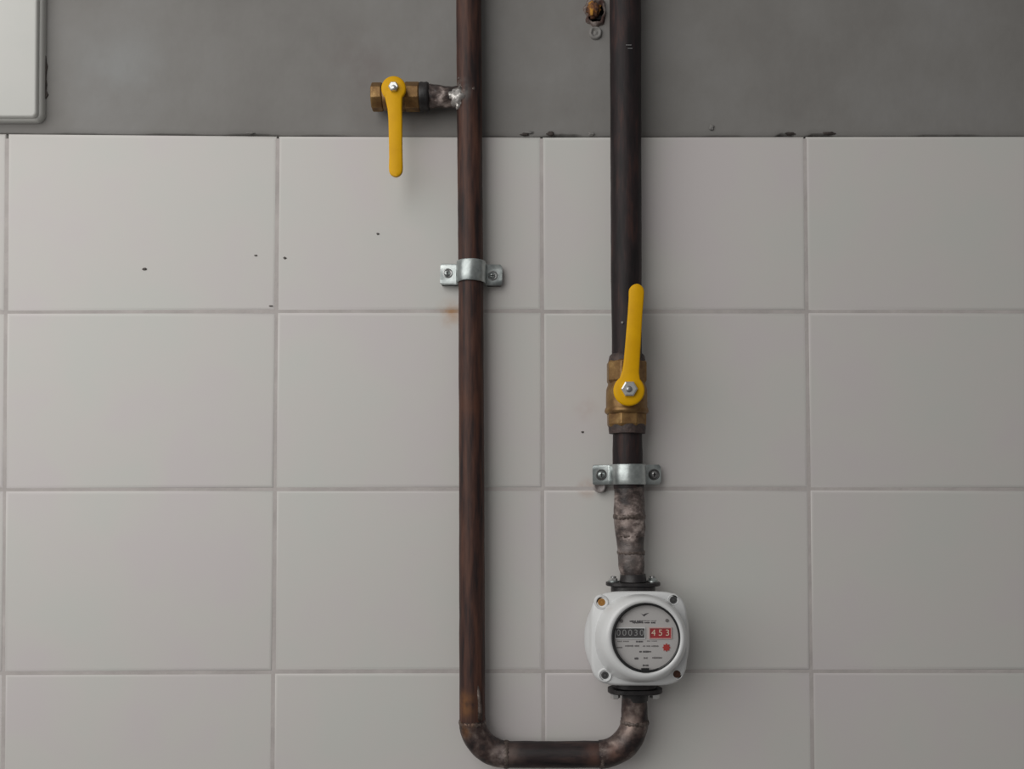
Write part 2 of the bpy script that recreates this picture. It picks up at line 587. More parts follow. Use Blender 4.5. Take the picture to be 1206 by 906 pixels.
def pipe_part(name, plist, parent, m, lump=0.0, n=40, steps=0, lscale=120):
    """plist: (x, y, width in px) stations"""
    pts, rad = [], []
    for k in range(len(plist) - 1):
        (xa, ya, wa), (xb, yb, wb) = plist[k], plist[k + 1]
        m_ = max(2, steps or 2)
        for s in range(m_ if k < len(plist) - 2 else m_ + 1):
            t = s / m_
            xx = xa + (xb - xa) * t
            pts.append(P(xx, ya + (yb - ya) * t, dax(xx)))
            rad.append((wa + (wb - wa) * t) / 2 * px(dax(xx)))
    bm = bmesh.new()
    sweep(bm, pts, rad, n, lump, lscale)
    return obj(name, bm, m, parent, smooth=50)


def weld_ring(x, y, width, thick, parent, m, horizontal=False, amp=0.0009):
    """lumpy bead around a pipe"""
    c = P(x, y, dax(x))
    R = width / 2 * px(DA)
    r = thick / 2 * px(DA)
    bm = bmesh.new()
    n, k = 56, 10
    rings = []
    for i in range(n):
        a = 2 * PI * i / n
        if horizontal:
            rad = Vector((0, math.cos(a), math.sin(a)))
            ax = Vector((1, 0, 0))
        else:
            rad = Vector((math.cos(a), math.sin(a), 0))
            ax = Vector((0, 0, 1))
        w1 = r * (1 + 0.25 * math.sin(i * 2.4)) + amp * noise.noise((c + rad * R) * 220)
        off = amp * 1.2 * noise.noise((c + rad * R) * 90 + Vector((3, 3, 3)))
        rings.append([bm.verts.new(c + rad * (R - 0.0006 + w1 * 0.55 * math.cos(b)) + ax * (off + w1 * math.sin(b)))
                      for b in [2 * PI * j / k for j in range(k)]])
    for i in range(n):
        A, B = rings[i], rings[(i + 1) % n]
        for j in range(k):
            bm.faces.new((A[j], A[(j + 1) % k], B[(j + 1) % k], B[j]))
    return obj('weld_bead', bm, m, parent, smooth=180)


A = thing('gas_pipe', 'long rusty brown gas riser bending in a U at its foot up to the meter', 'pipe', P(556, 889, DL))
AI = A.matrix_world.inverted()


def under(o, root):
    o.matrix_parent_inverse = root.matrix_world.inverted()
    return o


def U(root, *objs):
    for o in objs:
        under(o, root)


U(A, pipe_part('riser_pipe', [(548.5, -330, 30.5), (552, 0, 30), (553.5, 200, 29.6), (554.5, 330, 29.4), (555.5, 560, 29.8), (556.3, 850, 30.4)], A, M['riser'], 0.0003, steps=14, lscale=60))
# elbows
def elbow(cxp, cyp, R, a0, a1, wd, m):
    pts, rad = [], []
    for k in range(19):
        t = k / 18
        a = a0 + (a1 - a0) * t
        xx = cxp + R * math.cos(a)
        pts.append(P(xx, cyp + R * math.sin(a), dax(xx)))
        bulge = 1.0 + 0.03 * math.sin(PI * t)
        rad.append(wd / 2 * bulge * px(DA))
    bm = bmesh.new()
    sweep(bm, pts, rad, 40, 0.0006, 110)
    return obj('elbow', bm, m, A, smooth=60)


U(A, elbow(597, 848, 40.7, PI, PI / 2, 31.6, M['bend']))
U(A, pipe_part('cross_pipe', [(596, 888.7, 30.4), (655, 889, 30.2), (708, 888.6, 30.6)], A, M['steel_across'], 0.0003, steps=8))
U(A, elbow(706, 847, 41.5, PI / 2, 0, 32, M['bend']))
U(A, pipe_part('outlet_stub', [(747.4, 849, 31.5), (747.2, 832, 30), (747.2, 817, 29)], A, M['bend'], 0.0006, steps=6))
U(A, weld_ring(556.4, 851, 31.0, 5.0, A, M['weld']), weld_ring(596, 888.7, 31, 5.5, A, M['weld'], True),
  weld_ring(708, 888.6, 31, 5, A, M['weld'], True), weld_ring(747.4, 850, 32, 5, A, M['weld']))
bm = bmesh.new()
sweep(bm, [P(563, 808, DL + 0.0120), P(564, 816, DL + 0.0124), P(565, 826, DL + 0.0118), P(565.5, 838, DL + 0.0115), P(565, 849, DL + 0.0118)],
      [0.0006, 0.0017, 0.0021, 0.0024, 0.0026], 12, 0.0012, 260)
U(A, obj('weld_drip', bm, M['weld'], A, smooth=180))
# branch to the left valve: stub, weld onto the riser
U(A, pipe_part('branch_stub', [(496, 113.5, 26), (507, 113.5, 25.6), (520, 113.8, 24), (531, 114, 22.5), (549, 114, 21)], A, M['scale'], 0.0016, steps=6, lscale=160))
bm = bmesh.new()
q = P(539.5, 115.5, DL + 0.006)
blob(bm, q, 0.0085, 0.0095, 0.0105, amp=0.55, sc=160)
q = P(533, 112, DL + 0.009)
blob(bm, q, 0.0050, 0.0045, 0.0045, amp=0.5, sc=160)
q = P(541, 124, DL + 0.006)
blob(bm, q, 0.0042, 0.005, 0.0060, amp=0.5, sc=160)
o = obj('branch_weld', bm, M['bright_weld'], A, smooth=180)
o['label'] = 'silvery weld joining the branch to the riser'
U(A, o)
bm = bmesh.new()
for (x, y, s) in ((543, 100, 3.0), (544.5, 103, 2.4), (557, 104.5, 2.6), (548, 106, 3.2), (541, 92, 2.2)):
    blob(bm, P(x, y, DL + 0.0125 * math.sqrt(max(0.05, 1 - ((x - 553) / 15) ** 2))), s * px(), 0.0014, s * px(), amp=0.5, sc=160, sub=2)
U(A, obj('weld_spatter', bm, M['weld'], A, smooth=180))
bm = bmesh.new()
lathe_axis(bm, [(0.0125, -0.0055), (0.0150, -0.0050), (0.0156, -0.003), (0.0150, 0.0), (0.0155, 0.003), (0.0146, 0.0048), (0.0125, 0.0055)], 'x', P(500, 114, DL), 36)
U(A, obj('thread_collar', bm, M['black'], A, smooth=60))

B = thing('gas_pipe', 'thick dark gas pipe coming down from above to the upright yellow-handled valve', 'pipe', P(737, 400, DA))
U(B, pipe_part('pipe_length', [(734, -330, 37.5), (736.5, 0, 37.2), (737, 160, 36.5), (737.6, 330, 36), (738.3, 418, 35)], B, M['steel'], 0.0003, steps=14, lscale=60))
bm = bmesh.new()
q = P(741, 53, DA + 0.0172)
box(bm, q.x - 0.0036, q.x + 0.0026, q.y - 0.0002, q.y + 0.0015, q.z - 0.0004, q.z + 0.0003)
q = P(742, 57, DA + 0.0172)
box(bm, q.x - 0.0026, q.x + 0.0026, q.y - 0.0001, q.y + 0.0015, q.z - 0.0003, q.z + 0.0003)
U(B, obj('scratch_burr', bm, M['screw'], B))
bm = bmesh.new()
blob(bm, P(733, 380, DA + 0.0165), 0.0014, 0.0008, 0.0014, sub=2)
U(B, obj('paint_speck', bm, M['digit'], B, smooth=180))

N_ = thing('pipe_nipple', 'short scaly pipe piece with weld rings between the brass valve and the meter', 'pipe', P(742, 600, DA))
U(N_, pipe_part('upper_pipe', [(739, 504, 34.5), (739.2, 546, 35.2), (740.5, 575, 35.5)], N_, M['steel'], 0.0004, steps=8),
  pipe_part('reducer', [(740.5, 574, 35.2), (741, 595, 35.5), (741.4, 607, 36.5), (741.8, 622, 35.5), (742.4, 632, 32.5), (742.6, 648, 31), (743, 652, 31)], N_, M['scale'], 0.0010, steps=8),
  pipe_part('lower_pipe', [(743, 650, 30.6), (743.6, 668, 30), (744.6, 676, 28), (745.4, 688, 27)], N_, M['scale'], 0.0006, steps=6),
  weld_ring(741.4, 609, 36.4, 5.5, N_, M['weld']), weld_ring(742.5, 631, 32.5, 3.5, N_, M['weld']), weld_ring(743, 651, 31.5, 4.2, N_, M['weld']))
bm = bmesh.new()
lathe_axis(bm, [(0.0165, -0.004), (0.0196, -0.0035), (0.0202, 0.001), (0.0203, 0.006), (0.0185, 0.0075)], 'z', P(738.6, 507, DA), 40)
U(N_, obj('thread_sealant', bm, M['sealant'], N_, smooth=60))


# ------------------------------------------------------------------ ball valves
def nut_y(name, c, r, h, m, parent, sides=6):
    bm = bmesh.new()
    prof = [(0, -h), (r * 0.82, -h), (r, -h * 0.8), (r, 0)]
    lathe_y(bm, prof, sides, c)
    return obj(name, bm, m, parent, smooth=20)


def screw_dome(c, r, parent, m, name='screw', cross=True):
    bm = bmesh.new()
    lathe_y(bm, [(0, -r * 0.55), (r * 0.35, -r * 0.52), (r * 0.7, -r * 0.4), (r * 0.95, -r * 0.15), (r, 0), (r, r * 0.3)], 24, c)
    o = obj(name, bm, m, parent, smooth=60)
    if cross:
        bm = bmesh.new()
        y0, y1 = c[1] - r * 0.58, c[1] - r * 0.3
        box(bm, c[0] - r * 0.55, c[0] + r * 0.55, y0, y1, c[2] - r * 0.12, c[2] + r * 0.12)
        box(bm, c[0] - r * 0.12, c[0] + r * 0.12, y0 - r * .004, y1, c[2] - r * 0.55, c[2] + r * 0.55)
        s = obj('cross_slot', bm, M['hole'], o)
    return o


def handle(parent, hub, hr, stations, th, root_y):
    """lever: hub disc centre, radius, then stations of (x, z, half width, y) down to the tip"""
    bm = bmesh.new()
    # outline: walk one side, round tip, back the other side, close round hub
    cs = [Vector((s[0], 0, s[1])) for s in stations]
    left, right = [], []
    for i, s in enumerate(stations):
        t = cs[min(i + 1, len(cs) - 1)] - cs[max(i - 1, 0)]
        t.normalize()
        nrm = Vector((t.z, 0, -t.x))
        left.append((cs[i] + nrm * s[2], s[3]))
        right.append((cs[i] - nrm * s[2], s[3]))
    t = (cs[-1] - cs[-2]).normalized()
    nrm = Vector((t.z, 0, -t.x))
    r = stations[-1][2]
    strip = list(zip(left, right))
    for k in range(1, 7):
        a = PI / 2 * k / 6.5
        c = cs[-1] + t * r * math.sin(a)
        strip.append(((c + nrm * r * math.cos(a), stations[-1][3]), (c - nrm * r * math.cos(a), stations[-1][3])))
    prev = None
    for (L, ly), (R, ry) in strip:
        mid = (L + R) / 2
        sec = []
        # cross section: slightly crowned front, rounded edges
        for u in (-1.0, -0.97, -0.8, 0.0, 0.8, 0.97, 1.0):
            p = mid + (R - mid) * u
            crown = {1.0: 0.45, 0.97: 0.15, 0.8: 0.0, 0.0: -0.06}[abs(u)] * th
            sec.append(bm.verts.new((p.x, ly - th / 2 + crown, p.z)))
        for u in (1.0, 0.9, -0.9, -1.0):
            p = mid + (R - mid) * u
            sec.append(bm.verts.new((p.x, ly + (th * 0.3 if abs(u) == 1 else th / 2), p.z)))
        if prev:
            n = len(sec)
            for k in range(n):
                bm.faces.new((prev[k], prev[(k + 1) % n], sec[(k + 1) % n], sec[k]))
        else:
            bm.faces.new(sec)
        prev = sec
    bm.faces.new(prev[::-1])
    lathe_y(bm, [(0, -th * 0.5), (hr * 0.55, -th * 0.5), (hr * 0.9, -th * 0.5), (hr, -th * 0.25), (hr, th * 0.3), (hr * 0.9, th * 0.5), (0, th * 0.5)], 40, (hub.x, hub.y, hub.z))
    o = obj('handle', bm, M['yellow'], parent, smooth=55)
    o['label'] = 'yellow plastic-coated lever handle'
    return o


def revolve_px(name, prof, axis, parent, m, n=48, sides=None, phase=0.0, smooth=30, bev=0.0):
    """prof: (x, y, width px) in the photograph's frame at axis depth"""
    c = P(prof[0][0], prof[0][1], DA)
    bm = bmesh.new()
    ring = []
    dd_ = dax(prof[0][0])
    pts = [P(p[0], p[1], dd_) for p in prof]
    rr = [p[2] / 2 * px(dd_) for p in prof]
    n = sides or n
    rings = []
    for p, r in zip(pts, rr):
        rg = []
        for k in range(n):
            a = 2 * PI * k / n + phase
            if axis == 'z':
                rg.append(bm.verts.new(p + Vector((r * math.cos(a), r * math.sin(a), 0))))
            else:
                rg.append(bm.verts.new(p + Vector((0, r * math.cos(a), r * math.sin(a)))))
        rings.append(rg)
    for A_, B_ in zip(rings, rings[1:]):
        for k in range(n):
            bm.faces.new((A_[k], A_[(k + 1) % n], B_[(k + 1) % n], B_[k]))
    bm.faces.new(rings[0])
    bm.faces.new(rings[-1][::-1])
    return obj(name, bm, m, parent, smooth=smooth, bevel=bev)


def H_at(x, y, d):
    q = P(x, y, d)
    return q


# valve on the branch (handle hanging down)
V1 = thing('ball_valve', 'brass ball valve on the side branch, its yellow handle hanging down', 'valve', P(466, 114, DL), 'gas ball valves')
hexs = 2 / math.sqrt(3)
parts = [
    revolve_px('end_nut', [(438, 114.5, 30), (439.2, 114.5, 32.5), (450, 114.5, 32.5), (451, 114.5, 31)], 'x', V1, M['brass'], sides=8, phase=PI / 8, smooth=20, bev=0.0006),
    revolve_px('valve_body', [(450.5, 114.3, 27), (453, 114.3, 30), (459, 114.3, 33), (466, 114.3, 34), (473, 114.3, 33), (477, 114.3, 31.5), (478, 114.3, 30)], 'x', V1, M['brass'], smooth=45),
    revolve_px('hex_end', [(477, 114.2, 31), (478.2, 114.2, 33.5), (493, 114.2, 33.5), (494.6, 114.2, 31.5)], 'x', V1, M['brass'], sides=8, phase=PI / 8, smooth=20, bev=0.0006)]
U(V1, *parts)
ST = 0.043
bm = bmesh.new()
c0 = P(465.2, 109.5, DL)
c1 = P(464, 104, ST - 0.002)
sweep(bm, path(Vector((c1.x, c0.y, c1.z)), c1, 4), [0.0085, 0.0085, 0.0065, 0.0062], 24, ref=Vector((0, 0, 1)))
U(V1, obj('stem', bm, M['brass'], V1, smooth=40))
hub = P(463.7, 104.5, ST)
k = px(ST)
st = []
for (x, y, hw, d) in ((463.7, 108, 11.5, ST), (464, 118, 9.8, ST), (465, 128, 8.6, ST), (465.6, 140, 8.2, ST + .001), (465.9, 165, 7.9, ST + .003), (466.2, 185, 7.9, ST + .004), (466.2, 197, 8.2, ST + .004), (466.2, 200.5, 8.0, ST + .004)):
    q = P(x, y, d)
    st.append((q.x, q.z, hw * k, q.y))
U(V1, handle(V1, hub, 14.6 * k, st, 0.0042, 0))
q = P(463.7, 103.2, ST + 0.002)
s = nut_y('handle_nut', (q.x, q.y, q.z), 6.0 * k, 0.0045, M['chrome'], V1)
U(V1, s)
q = P(463.7, 103.2, ST + 0.0064)
U(V1, screw_dome((q.x, q.y, q.z), 3.2 * k, V1, M['chrome'], 'stem_end', False))

# valve on the thick pipe (handle pointing up)
V2 = thing('ball_valve', 'brass ball valve on the thick pipe above the meter, its yellow handle pointing up', 'valve', P(738, 460, DA), 'gas ball valves')
U(V2,
  revolve_px('top_collar', [(738.3, 417.5, 37), (738.3, 419.5, 41), (738.3, 424, 43), (738.2, 427, 44)], 'z', V2, M['sealant'], smooth=40),
  revolve_px('hex_end', [(738, 425.5, 44), (738, 427.5, 48.5), (738, 449, 48.5), (738, 452, 45)], 'z', V2, M['brass'], sides=8, phase=PI / 8, smooth=20, bev=0.0007),
  revolve_px('valve_body', [(738, 451, 43), (738, 454, 44.5), (738, 459, 48), (738, 468, 48.5), (738, 480, 48.5), (738, 481.5, 50.5), (738, 484.5, 52), (738, 486.5, 50.5), (738, 488, 47)], 'z', V2, M['brass'], smooth=35),
  revolve_px('end_nut', [(738, 487, 44), (738, 488.2, 48), (738, 500, 47.5), (738, 503.5, 44)], 'z', V2, M['brass'], sides=8, phase=PI / 8, smooth=20, bev=0.0007))
S2 = 0.060
c1 = P(741, 459, S2 - 0.002)
bm = bmesh.new()
sweep(bm, path(Vector((c1.x, -DA, c1.z)), c1, 4), [0.0095, 0.0095, 0.0075, 0.007], 24, ref=Vector((0, 0, 1)))
U(V2, obj('stem', bm, M['brass'], V2, smooth=40))
hub = P(740.8, 460, S2)
k = px(S2)
st = []
for (x, y, hw, d) in ((740.8, 457, 15.5, S2), (741.6, 448, 12.3, S2), (742.8, 438, 10.0, S2), (744, 427, 9.4, S2 + .001), (746, 400, 9.0, S2 + .004), (748, 370, 8.6, S2 + .006), (749.3, 352, 8.8, S2 + .006), (749.6, 344, 9.0, S2 + .006)):
    q = P(x, y, d)
    st.append((q.x, q.z, hw * k, q.y))
U(V2, handle(V2, hub, 18.3 * k, st, 0.0046, 0))
q = P(740.8, 458.5, S2 + 0.002)
U(V2, nut_y('handle_nut', (q.x, q.y, q.z), 9.6 * k, 0.0050, M['chrome'], V2))
q = P(740.8, 458.5, S2 + 0.0068)
U(V2, screw_dome((q.x, q.y, q.z), 4.0 * k, V2, M['screw'], 'stem_end', False))


# ------------------------------------------------------------------ pipe clamps
def clamp(cx_, cy_, xl, xr, rpx, hpx, label, tilt=0.0):
    da = dax(cx_)
    c = P(cx_, cy_, da * 0.9)
    R = rpx * px(da) + 0.0005
    root = thing('pipe_clamp', label, 'clamp', (c.x, 0, c.z), 'pipe clamps', rot=(0, tilt, 0))
    lx, rx = P(xl, cy_, da * 0.5).x - c.x, P(xr, cy_, da * 0.5).x - c.x
    ye = -da * 0.42
    prof = [(lx, ye, 0.84), (lx + 0.0016, ye, 1.0), (-R - 0.0035, ye, 1.0), (-R - 0.0016, ye - 0.0006, 1), (-R - 0.0006, ye - 0.0022, 1), (-R - 0.0001, ye - 0.005, 1.0)]
    for q_ in range(17):
        a = PI - PI * q_ / 16
        prof.append((R * math.cos(a), -da - R * math.sin(a), 1.0))
    prof += [(R + 0.0001, ye - 0.005, 1.0), (R + 0.0006, ye - 0.0022, 1), (R + 0.0016, ye - 0.0006, 1), (R + 0.0035, ye, 1.0), (rx - 0.0022, ye, 1.0), (rx, ye, 0.75)]
    hh = hpx / 2 * px(0.01)
    th = 0.0019
    bm = bmesh.new()
    prev = None
    n = len(prof)
    for i, (x, y, wf) in enumerate(prof):
        t = Vector((prof[min(i + 1, n - 1)][0] - prof[max(i - 1, 0)][0], prof[min(i + 1, n - 1)][1] - prof[max(i - 1, 0)][1]))
        t.normalize()
        nx, ny = t.y, -t.x          # outward normal (towards the viewer)
        h = hh * wf
        sec = []
        for (u, o_) in ((-1, 0), (-1, 0.75), (-0.93, 1.0), (-0.5, 1.0), (-0.36, 1.12), (0.36, 1.12), (0.5, 1.0), (0.93, 1.0), (1, 0.75), (1, 0)):
            if not (5 < i < n - 6) and o_ > 1.0:
                o_ = 1.0
            sec.append(bm.verts.new((x + nx * th * o_, y + ny * th * o_, u * h)))
        if prev:
            m_ = len(sec)
            for k in range(m_):
                bm.faces.new((prev[k], prev[(k + 1) % m_], sec[(k + 1) % m_], sec[k]))
        else:
            bm.faces.new(sec)
        prev = sec
    bm.faces.new(prev[::-1])
    obj('strap', bm, M['zinc'], root, smooth=50)
    for (x0, x1) in ((lx + 0.0012, -R - 0.0030), (R + 0.0030, rx - 0.0012)):
        bm = bmesh.new()
        box(bm, x0, x1, ye + 0.0001, 0.0002, -hh * 0.94, hh * 0.94)
        obj('spacer', bm, M['dark_zinc'], root, bevel=0.0005)
    return root, lx, rx, ye - th


r1, lx, rx, yy = clamp(555, 321.5, 518.5, 591.5, 14.9, 24.8, 'zinc pipe clamp holding the rusty brown riser to the tiles', math.radians(0.8))
for (x, dz) in ((lx + 0.0085, 0.001), (rx - 0.0105, -0.001)):
    bm = bmesh.new()
    lathe_y(bm, [(0.0046, 0.0002), (0.0054, -0.0004), (0.0046, -0.0007), (0.0040, -0.0002), (0, 0.0001)], 28, (x, yy, dz))
    obj('screw_hole', bm, M['screw'], r1, smooth=50)
    screw_dome((x - 0.0008, yy - 0.0002, dz), 0.0036, r1, M['zinc'])
r2, lx, rx, yy = clamp(740, 559, 698, 778.5, 17.8, 23.2, 'zinc pipe clamp on the scaly pipe between valve and meter', math.radians(-0.3))
for (x, mm) in ((lx + 0.0095, 'zinc'), (rx - 0.0078, 'screw')):
    bm = bmesh.new()
    lathe_y(bm, [(0.0052, 0.0002), (0.0062, -0.0004), (0.0054, -0.0008), (0.0046, -0.0002), (0, 0.0001)], 28, (x, yy, 0))
    obj('screw_hole', bm, M['bolt'], r2, smooth=50)
    screw_dome((x, yy - 0.0004, 0), 0.0043, r2, M[mm])

# plug sticking out below the left ear of the lower clamp
bm = bmesh.new()
q = P(706, 573.5, 0.006)
lathe_y(bm, [(0.0062, 0.0052), (0.0064, -0.001), (0.0068, -0.0022), (0.0064, -0.0034), (0.0050, -0.0036), (0.0034, -0.0020), (0, -0.0018)], 28, (q.x, q.y, q.z))
for v in bm.verts:
    v.co += Vector((noise.noise(v.co * 160), noise.noise(v.co * 160 + Vector((5, 0, 0))), noise.noise(v.co * 160 + Vector((0, 7, 0))))) * 0.0012
for v in bm.verts:
    v.co.y = min(v.co.y, -0.0002)
o = obj('wall_plug', bm, M['plug'], None, smooth=180)
tag(o, 'grey plastic plug poking out of the tile under the left ear of the lower clamp', 'plug')

# ------------------------------------------------------------------ gas meter
GM = thing('gas_meter', 'white round gas meter with black and red counter on its dial', 'meter', P(747, 751, DA))


def mobj(name, bm, m, smooth=40, parent=None, bevel=0.0):
    o = obj(name, bm, m, parent or GM, smooth=smooth, bevel=bevel)
    if parent is None or parent is GM:
        under(o, GM)
    else:
        o.matrix_parent_inverse = Matrix.Identity(4)
    return o


def superell(n, ax, az):
    def f(a):
        ca, sa = abs(math.cos(a)), abs(math.sin(a))
        return 1.0 / ((ca / ax) ** n + (sa / az) ** n) ** (1 / n)
    return f


def loft_y(bm, rings, n=96):
    """rings: (cx, cz, ax, az, exponent, y)"""
    rs = []
    for (cx_, cz_, ax, az, e, y) in rings:
        f = superell(e, ax, az)
        rs.append([bm.verts.new((cx_ + f(2 * PI * k / n) * math.cos(2 * PI * k / n), y, cz_ + f(2 * PI * k / n) * math.sin(2 * PI * k / n))) for k in range(n)])
    for A_, B_ in zip(rs, rs[1:]):
        for k in range(n):
            bm.faces.new((A_[k], A_[(k + 1) % n], B_[(k + 1) % n], B_[k]))
    return rs


def ring_px(x, y, ax, az, e, d):
    q_ = P(x, y, d)
    return (q_.x, q_.z, ax * px(d), az * px(d), e, -d)


bm = bmesh.new()
rs = loft_y(bm, [
    ring_px(748, 752, 50, 48, 2.4, 0.006), ring_px(748, 752, 57, 52, 2.4, 0.008), ring_px(748.5, 752, 60, 53, 2.3, 0.014),
    ring_px(749, 752, 61, 54, 2.3, 0.022), ring_px(750, 752, 61.5, 54.5, 2.4, 0.040), ring_px(750.5, 752, 61.2, 54.8, 2.7, 0.046),
    ring_px(751.5, 752, 58.5, 55.0, 3.6, 0.051), ring_px(752, 752, 57.2, 55.4, 4.6, 0.054), ring_px(752.4, 752, 56.5, 55, 4.8, 0.058),
    ring_px(752.8, 752, 55.6, 54, 4.8, 0.0600), ring_px(753, 752, 54, 52.4, 4.6, 0.0610)])
bm.faces.new(rs[0])
bm.faces.new(rs[-1][::-1])
mobj('case', bm, M['white_enamel'], 60)
# front ring with the bulging shoulder
bm = bmesh.new()
rs = loft_y(bm, [
    ring_px(754, 752, 53, 52, 2.3, 0.0600), ring_px(754.5, 752, 53.5, 52, 2.15, 0.0640), ring_px(756, 752, 52.8, 51.5, 2.05, 0.0700),
    ring_px(757.5, 752, 51.5, 50.5, 2.0, 0.0760), ring_px(759, 752, 49, 49, 2.0, 0.0815), ring_px(760.2, 752, 46, 46.8, 2.0, 0.0850),
    ring_px(760.8, 751.6, 43.5, 44.0, 2.0, 0.0862), ring_px(760.8, 751.5, 40.6, 41.3, 2.0, 0.0855), ring_px(760.8, 751.5, 39.8, 40.5, 2.0, 0.0835),
    ring_px(760.8, 751.5, 39.6, 40.3, 2.0, 0.0780)])
bm.faces.new(rs[0])
bm.faces.new(rs[-1][::-1])
mobj('front_ring', bm, M['white_enamel'], 70)
# black gasket
bm = bmesh.new()
rs = loft_y(bm, [ring_px(760.8, 751.5, 40.4, 41.0, 2, 0.0790), ring_px(760.8, 751.5, 40.4, 41.0, 2, 0.0848), ring_px(760.8, 751.5, 39.0, 39.8, 2, 0.0858),
                 ring_px(761.2, 751.3, 37.5, 38.0, 2, 0.0852), ring_px(761.2, 751.3, 37.4, 37.9, 2, 0.0785)])
mobj('gasket', bm, M['rubber'], 60)
# dial disc
DD = 0.0805
bm = bmesh.new()
rs = loft_y(bm, [ring_px(761.0, 751.5, 38.0, 38.6, 2, 0.0785), ring_px(761.0, 751.5, 38.0, 38.6, 2, DD)])
bm.faces.new(rs[-1][::-1])
bm.faces.new(rs[0])
dial = mobj('dial', bm, M['dial'], 40)


def dial_obj(name, bm, m, smooth=None):
    o = obj(name, bm, m, dial, smooth=smooth)
    return o


def flat_rect(bm, x0, x1, y0, y1, d0, d1):
    a_, b_ = P(x0, y0, d1), P(x1, y1, d1)
    box(bm, a_.x, b_.x, -d1, -d0, b_.z, a_.z)


def frame_rect(x0, x1, y0, y1, m, t=1.2):
    bm = bmesh.new()
    for (a0, a1, b0, b1) in ((x0 - t, x1 + t, y0 - t, y0), (x0 - t, x1 + t, y1, y1 + t), (x0 - t, x0, y0, y1), (x1, x1 + t, y0, y1)):
        flat_rect(bm, a0, a1, b0, b1, DD - 0.0002, DD + 0.0012)
    dial_obj('counter_frame', bm, m)


for (x0, x1, mm, digits, dm) in ((725.0, 759.2, 'counter_black', '00030', 'digit'), (765.5, 790.2, 'counter_red', '453', 'digit_cream')):
    y0, y1 = 740.3, 751.8
    bm = bmesh.new()
    flat_rect(bm, x0, x1, y0, y1, DD - 0.0002, DD + 0.0002)
    dial_obj('counter_window', bm, M[mm])
    n = len(digits)
    for i, ch in enumerate(digits):
        cxp = x0 + (x1 - x0) * (i + 0.5) / n
        hwp = (x1 - x0) / n * 0.44
        fc = bpy.data.curves.new('digit', 'FONT')
        fc.body = ch
        fc.size = 10.5 * px(DD)
        fc.align_x = 'CENTER'
        fc.align_y = 'CENTER'
        to = bpy.data.objects.new('digit_text', fc)
        COL.objects.link(to)
        bpy.context.view_layer.update()
        me = bpy.data.meshes.new_from_object(to.evaluated_get(bpy.context.evaluated_depsgraph_get()))
        me.name = 'digit'
        bpy.data.objects.remove(to)
        q = P(cxp, (y0 + y1) / 2 - 0.4, DD)
        me.transform(Matrix.Translation((q.x, -DD - 0.0005, q.z)) @ Matrix.Rotation(PI / 2, 4, 'X'))
        me.materials.clear()
        me.materials.append(M[dm])
        do = bpy.data.objects.new('digit', me)
        COL.objects.link(do)
        do.parent = dial
frame_rect(725.0, 759.2, 740.3, 751.8, M['white_enamel'], 0.8)
frame_rect(765.5, 790.2, 740.3, 751.8, mat('pink_counter_frame', (0.60, 0.36, 0.34), 0.5), 1.0)
# printed lines too small to read: rows of short ink marks
rnd = random.Random(4)


def print_line(x0, x1, y, h, m, words):
    h *= 1.35
    bm = bmesh.new()
    x = x0
    tot = sum(words) + len(words) - 1
    u = (x1 - x0) / tot
    for wd in words:
        xe = x + wd * u
        while x < xe - 0.2:
            wv = min(rnd.uniform(0.7, 1.3), xe - x)
            dh = h * rnd.uniform(0.55, 1.0)
            flat_rect(bm, x, x + wv * 0.78, y - dh / 2, y + dh / 2, DD - 0.0001, DD + 0.00012)
            x += wv
        x = xe + u
    dial_obj('print_line', bm, M[m])


print_line(741.5, 757, 732.0, 1.9, 'ink', [8, 7])
print_line(745, 772, 733.6, 1.7, 'ink', [12, 6, 5])
print_line(756, 773, 731.4, 0.9, 'grey_ink', [10, 6])
print_line(727, 741, 755.6, 1.3, 'grey_ink', [5, 6])
print_line(749, 757.5, 755.9, 1.6, 'ink', [7])
print_line(762, 774, 755.2, 1.0, 'grey_ink', [3, 5])
print_line(736, 753, 761.0, 1.9, 'grey_ink', [9, 5])
print_line(757, 776, 761.2, 1.7, 'grey_ink', [3, 4, 8])
print_line(753, 767, 767.8, 1.8, 'ink', [3, 9])
print_line(747.3, 752, 775.8, 2.8, 'ink', [3])
print_line(758, 763, 775.3, 1.8, 'grey_ink', [4])
print_line(768, 780, 775.0, 1.8, 'grey_ink', [9])
print_line(757, 764, 784.0, 1.8, 'ink', [6])
# maker's mark at the top: a small bird-like tick
bm = bmesh.new()
pts = []
for (x, y) in ((754.5, 722.4), (757.5, 724.2), (760.2, 722.8), (764.6, 722.0), (760.6, 724.6), (758.4, 726.4)):
    q = P(x, y, DD)
    pts.append((q.x, q.z))
prism(bm, pts, -DD - 0.0001, -DD + 0.0001)
dial_obj('emblem', bm, M['ink'])
# dial screws, side tick, red wheel, lower notch
for (x, y) in ((731.8, 731.5), (785.5, 731.0)):
    bm = bmesh.new()
    q = P(x, y, DD)
    lathe_y(bm, [(0, -0.0008), (0.0015, -0.0008), (0.0018, -0.0004), (0.0018, 0)], 16, (q.x, -DD, q.z))
    dial_obj('dial_screw', bm, M['grey_ink'], 40)
bm = bmesh.new()
flat_rect(bm, 726, 733, 762.2, 763.6, DD - 0.0001, DD + 0.0001)
dial_obj('tick_mark', bm, M['grey_ink'])
bm = bmesh.new()
q = P(784.8, 762.8, DD)
pts = []
for k in range(16):
    a = 2 * PI * k / 16
    r = (5.0 if k % 2 == 0 else 3.4) * px(DD)
    pts.append((q.x + r * math.cos(a), q.z + r * math.sin(a)))
prism(bm, pts, -DD - 0.0007, -DD)
dial_obj('flow_star', bm, M['red'])
bm = bmesh.new()
flat_rect(bm, 755.5, 764.5, 787.6, 792.0, 0.084, 0.0869)
mobj('gasket_notch', bm, M['rubber'])
